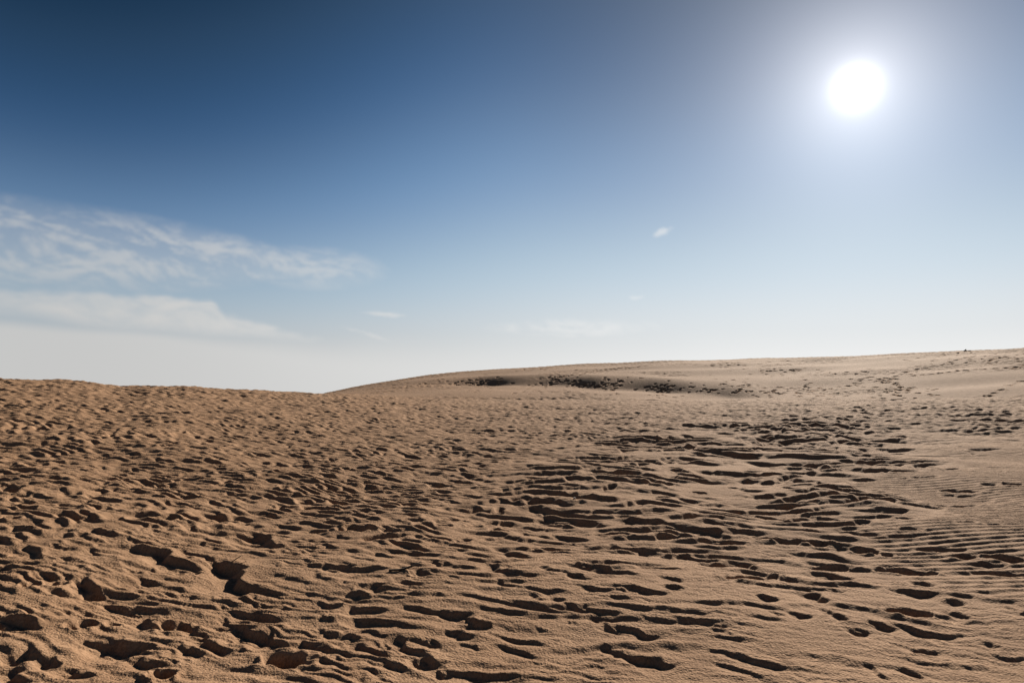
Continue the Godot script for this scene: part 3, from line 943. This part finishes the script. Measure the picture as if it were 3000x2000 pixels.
# the point that a pixel shows at a given distance along the ground
func at_distance(px: float, py: float, dist: float) -> Vector3:
	var d := pixel_dir(px, py)
	var p := d * (dist / sqrt(d.x * d.x + d.z * d.z))
	return Vector3(p.x, EYE + p.y, p.z)

func trace(list: Array, dist: float) -> Array:
	var out := []
	for q in list:
		out.append(at_distance(q[0], q[1], dist + (q[2] if q.size() > 2 else 0.0)))
	return out

# the distance at which all these pixels still look onto, not into, the sand
func clear_distance(list: Array) -> float:
	var best := 1000.0
	for q in list:
		var p := on_sand(q[0], q[1])
		best = minf(best, Vector2(p.x, p.z).length())
	return best - 0.012

func litter():
	var dark := wood(Color(.045, .028, .018))
	var brown := wood(Color(.10, .055, .025))
	# the forked twig in the foreground
	var p := on_sand(1144, 1671)
	var d := clear_distance([[1139, 1672], [1152, 1671], [1168, 1670], [1182, 1668]])
	p = at_distance(1144, 1671, d)
	var o := thing("forked_twig", "dark dry forked twig lying on the sand, tip raised", "twig", p)
	part(o, "stem", trace([[1139, 1671], [1152, 1669.5], [1168, 1669], [1182, 1666.5, 0.01], [1196, 1661.5, 0.02], [1203, 1659, 0.02]], d), 0.0072, 0.006, dark, 1)
	part(o, "prong", trace([[1200, 1660.5, 0.02], [1206, 1656, 0.03], [1215, 1652, 0.04], [1225, 1648.5, 0.05], [1234, 1646, 0.05]], d), 0.0046, 0.0026, dark, 2)
	part(o, "prong", trace([[1200, 1661.5, 0.02], [1210, 1658.5, 0.02], [1220, 1653, 0.03], [1229, 1649, 0.04]], d), 0.0040, 0.0024, dark, 3)
	part(o, "bud", trace([[1203, 1657.5, 0.02], [1203.5, 1654.5, 0.02]], d), 0.0022, 0.0010, dark, 4)
	part(o, "bud", trace([[1211, 1653.5, 0.03], [1211.5, 1651, 0.03]], d), 0.0020, 0.0010, dark, 5)
	part(o, "bud", trace([[1229.5, 1647.3, 0.05], [1230, 1645, 0.05]], d), 0.0020, 0.0010, dark, 6)
	# thin stalks
	p = on_sand(680, 1645)
	d = Vector2(p.x, p.z).length()
	o = thing("grass_stalk", "straight thin brown stalk sticking up from the sand lip", "stalk", p)
	part(o, "stem", trace([[678, 1646], [688, 1639], [698, 1632.5, 0.01], [708, 1626, 0.02]], d), 0.0032, 0.0024, brown, 7)
	part(o, "tip", trace([[708, 1626, 0.02], [709.5, 1629, 0.02]], d), 0.0014, 0.0008, brown, 8)
	p = on_sand(699, 1652)
	d = clear_distance([[697, 1652.5], [712, 1647], [719, 1645.5]])
	o = thing("hooked_stalk", "fine curved stalk with a dark hooked end, beside the straight stalk", "stalk", p)
	part(o, "stem", trace([[697, 1652.5], [704, 1649.5], [712, 1647], [719, 1645.5, 0.01]], d), 0.0018, 0.0015, brown, 9)
	part(o, "hook", trace([[719, 1645.5, 0.01], [718.5, 1643.5, 0.01], [717, 1641.5, 0.01]], d), 0.0018, 0.0009, dark, 10)
	p = on_sand(405, 1852)
	d = Vector2(p.x, p.z).length()
	o = thing("wood_splinter", "tiny black splinter of wood on smooth sand in front of a deep hollow", "splinter", p)
	part(o, "splinter", trace([[403, 1852.5], [407, 1850.5], [412, 1849], [418, 1847]], d), 0.0022, 0.0014, dark, 11)
	p = on_sand(370, 1596)
	d = Vector2(p.x, p.z).length()
	o = thing("bark_chip", "dark chip of bark on the sharp lip of the left hollow", "bark", p)
	part(o, "chip", trace([[367, 1596.5], [370, 1595.5], [375, 1594]], d), 0.004, 0.003, dark, 19)
	p = on_sand(553, 1598)
	d = Vector2(p.x, p.z).length()
	o = thing("bark_sliver", "slim brown bark sliver on the sand above the straight stalk", "bark", p)
	part(o, "sliver", trace([[549, 1599], [553, 1597.8], [557, 1596.5]], d), 0.0028, 0.002, brown, 20)
	p = on_sand(1683, 1461)
	d = Vector2(p.x, p.z).length()
	o = thing("pebble", "tiny pale pebble on bare sand", "pebble", p)
	var pale := wood(Color(.42, .40, .37))
	part(o, "pebble", [p + Vector3(-0.010, 0.003, 0), p + Vector3(-0.006, 0.006, 0), p + Vector3(0.0, 0.008, 0.001), p + Vector3(0.006, 0.006, 0), p + Vector3(0.010, 0.003, 0)], 0.008, 0.008, pale, 21)
	# the far twig
	p = on_sand(2234, 1306)
	d = clear_distance([[2235, 1306], [2224, 1303], [2245, 1305], [2217, 1302]])
	o = thing("split_twig", "small dark twig of two prongs lying between ripples of the middle distance", "twig", p)
	part(o, "prong", trace([[2235, 1305.5], [2229, 1301.5], [2224, 1299], [2219, 1297]], d), 0.008, 0.004, dark, 12)
	part(o, "prong", trace([[2235, 1305.5], [2228, 1304.2], [2223, 1303], [2217, 1302]], d), 0.011, 0.005, dark, 13)
	o = thing("dry_sprig", "short upright sprig beside the two-pronged twig", "sprig", at_distance(2240, 1305, d))
	part(o, "stem", trace([[2241, 1305.5], [2239.5, 1302], [2238, 1299], [2238.5, 1297]], d), 0.005, 0.003, brown, 14)
	part(o, "root", trace([[2237, 1304.5], [2243, 1304.3], [2249, 1304.8], [2256, 1305.4]], d), 0.005, 0.003, brown, 15)
	# driftwood on the crest of the dune
	var far := 105.0
	p = at_distance(2828, 1028, far)
	p.y = height_at(p.x, p.z)
	o = thing("driftwood_log", "dark driftwood stump leaning on the dune crest against the sky", "driftwood", p)
	var up := p - at_distance(2828, 1027.2, far)
	var pts := []
	for q in trace([[2824.5, 1027.5], [2826.5, 1026], [2828.5, 1024.8], [2830.5, 1023.2], [2832.2, 1022]], far):
		pts.append(q + up)
	part(o, "trunk", pts, 0.075, 0.085, dark, 16)
	pts = []
	for q in trace([[2827.5, 1025.8], [2830, 1025.6], [2832, 1025.9], [2833, 1026.6]], far):
		pts.append(q + up)
	part(o, "branch", pts, 0.085, 0.05, brown, 17)
	p = at_distance(2840.5, 1026, far)
	p.y = height_at(p.x, p.z)
	o = thing("driftwood_piece", "low flat dark piece of driftwood beside the leaning stump on the crest", "driftwood", p)
	part(o, "trunk", [p + Vector3(-0.2, 0.02, 0.02), p + Vector3(-0.08, 0.055, 0), p + Vector3(0.06, 0.06, -0.01), p + Vector3(0.2, 0.02, 0.0)], 0.045, 0.05, dark, 18)
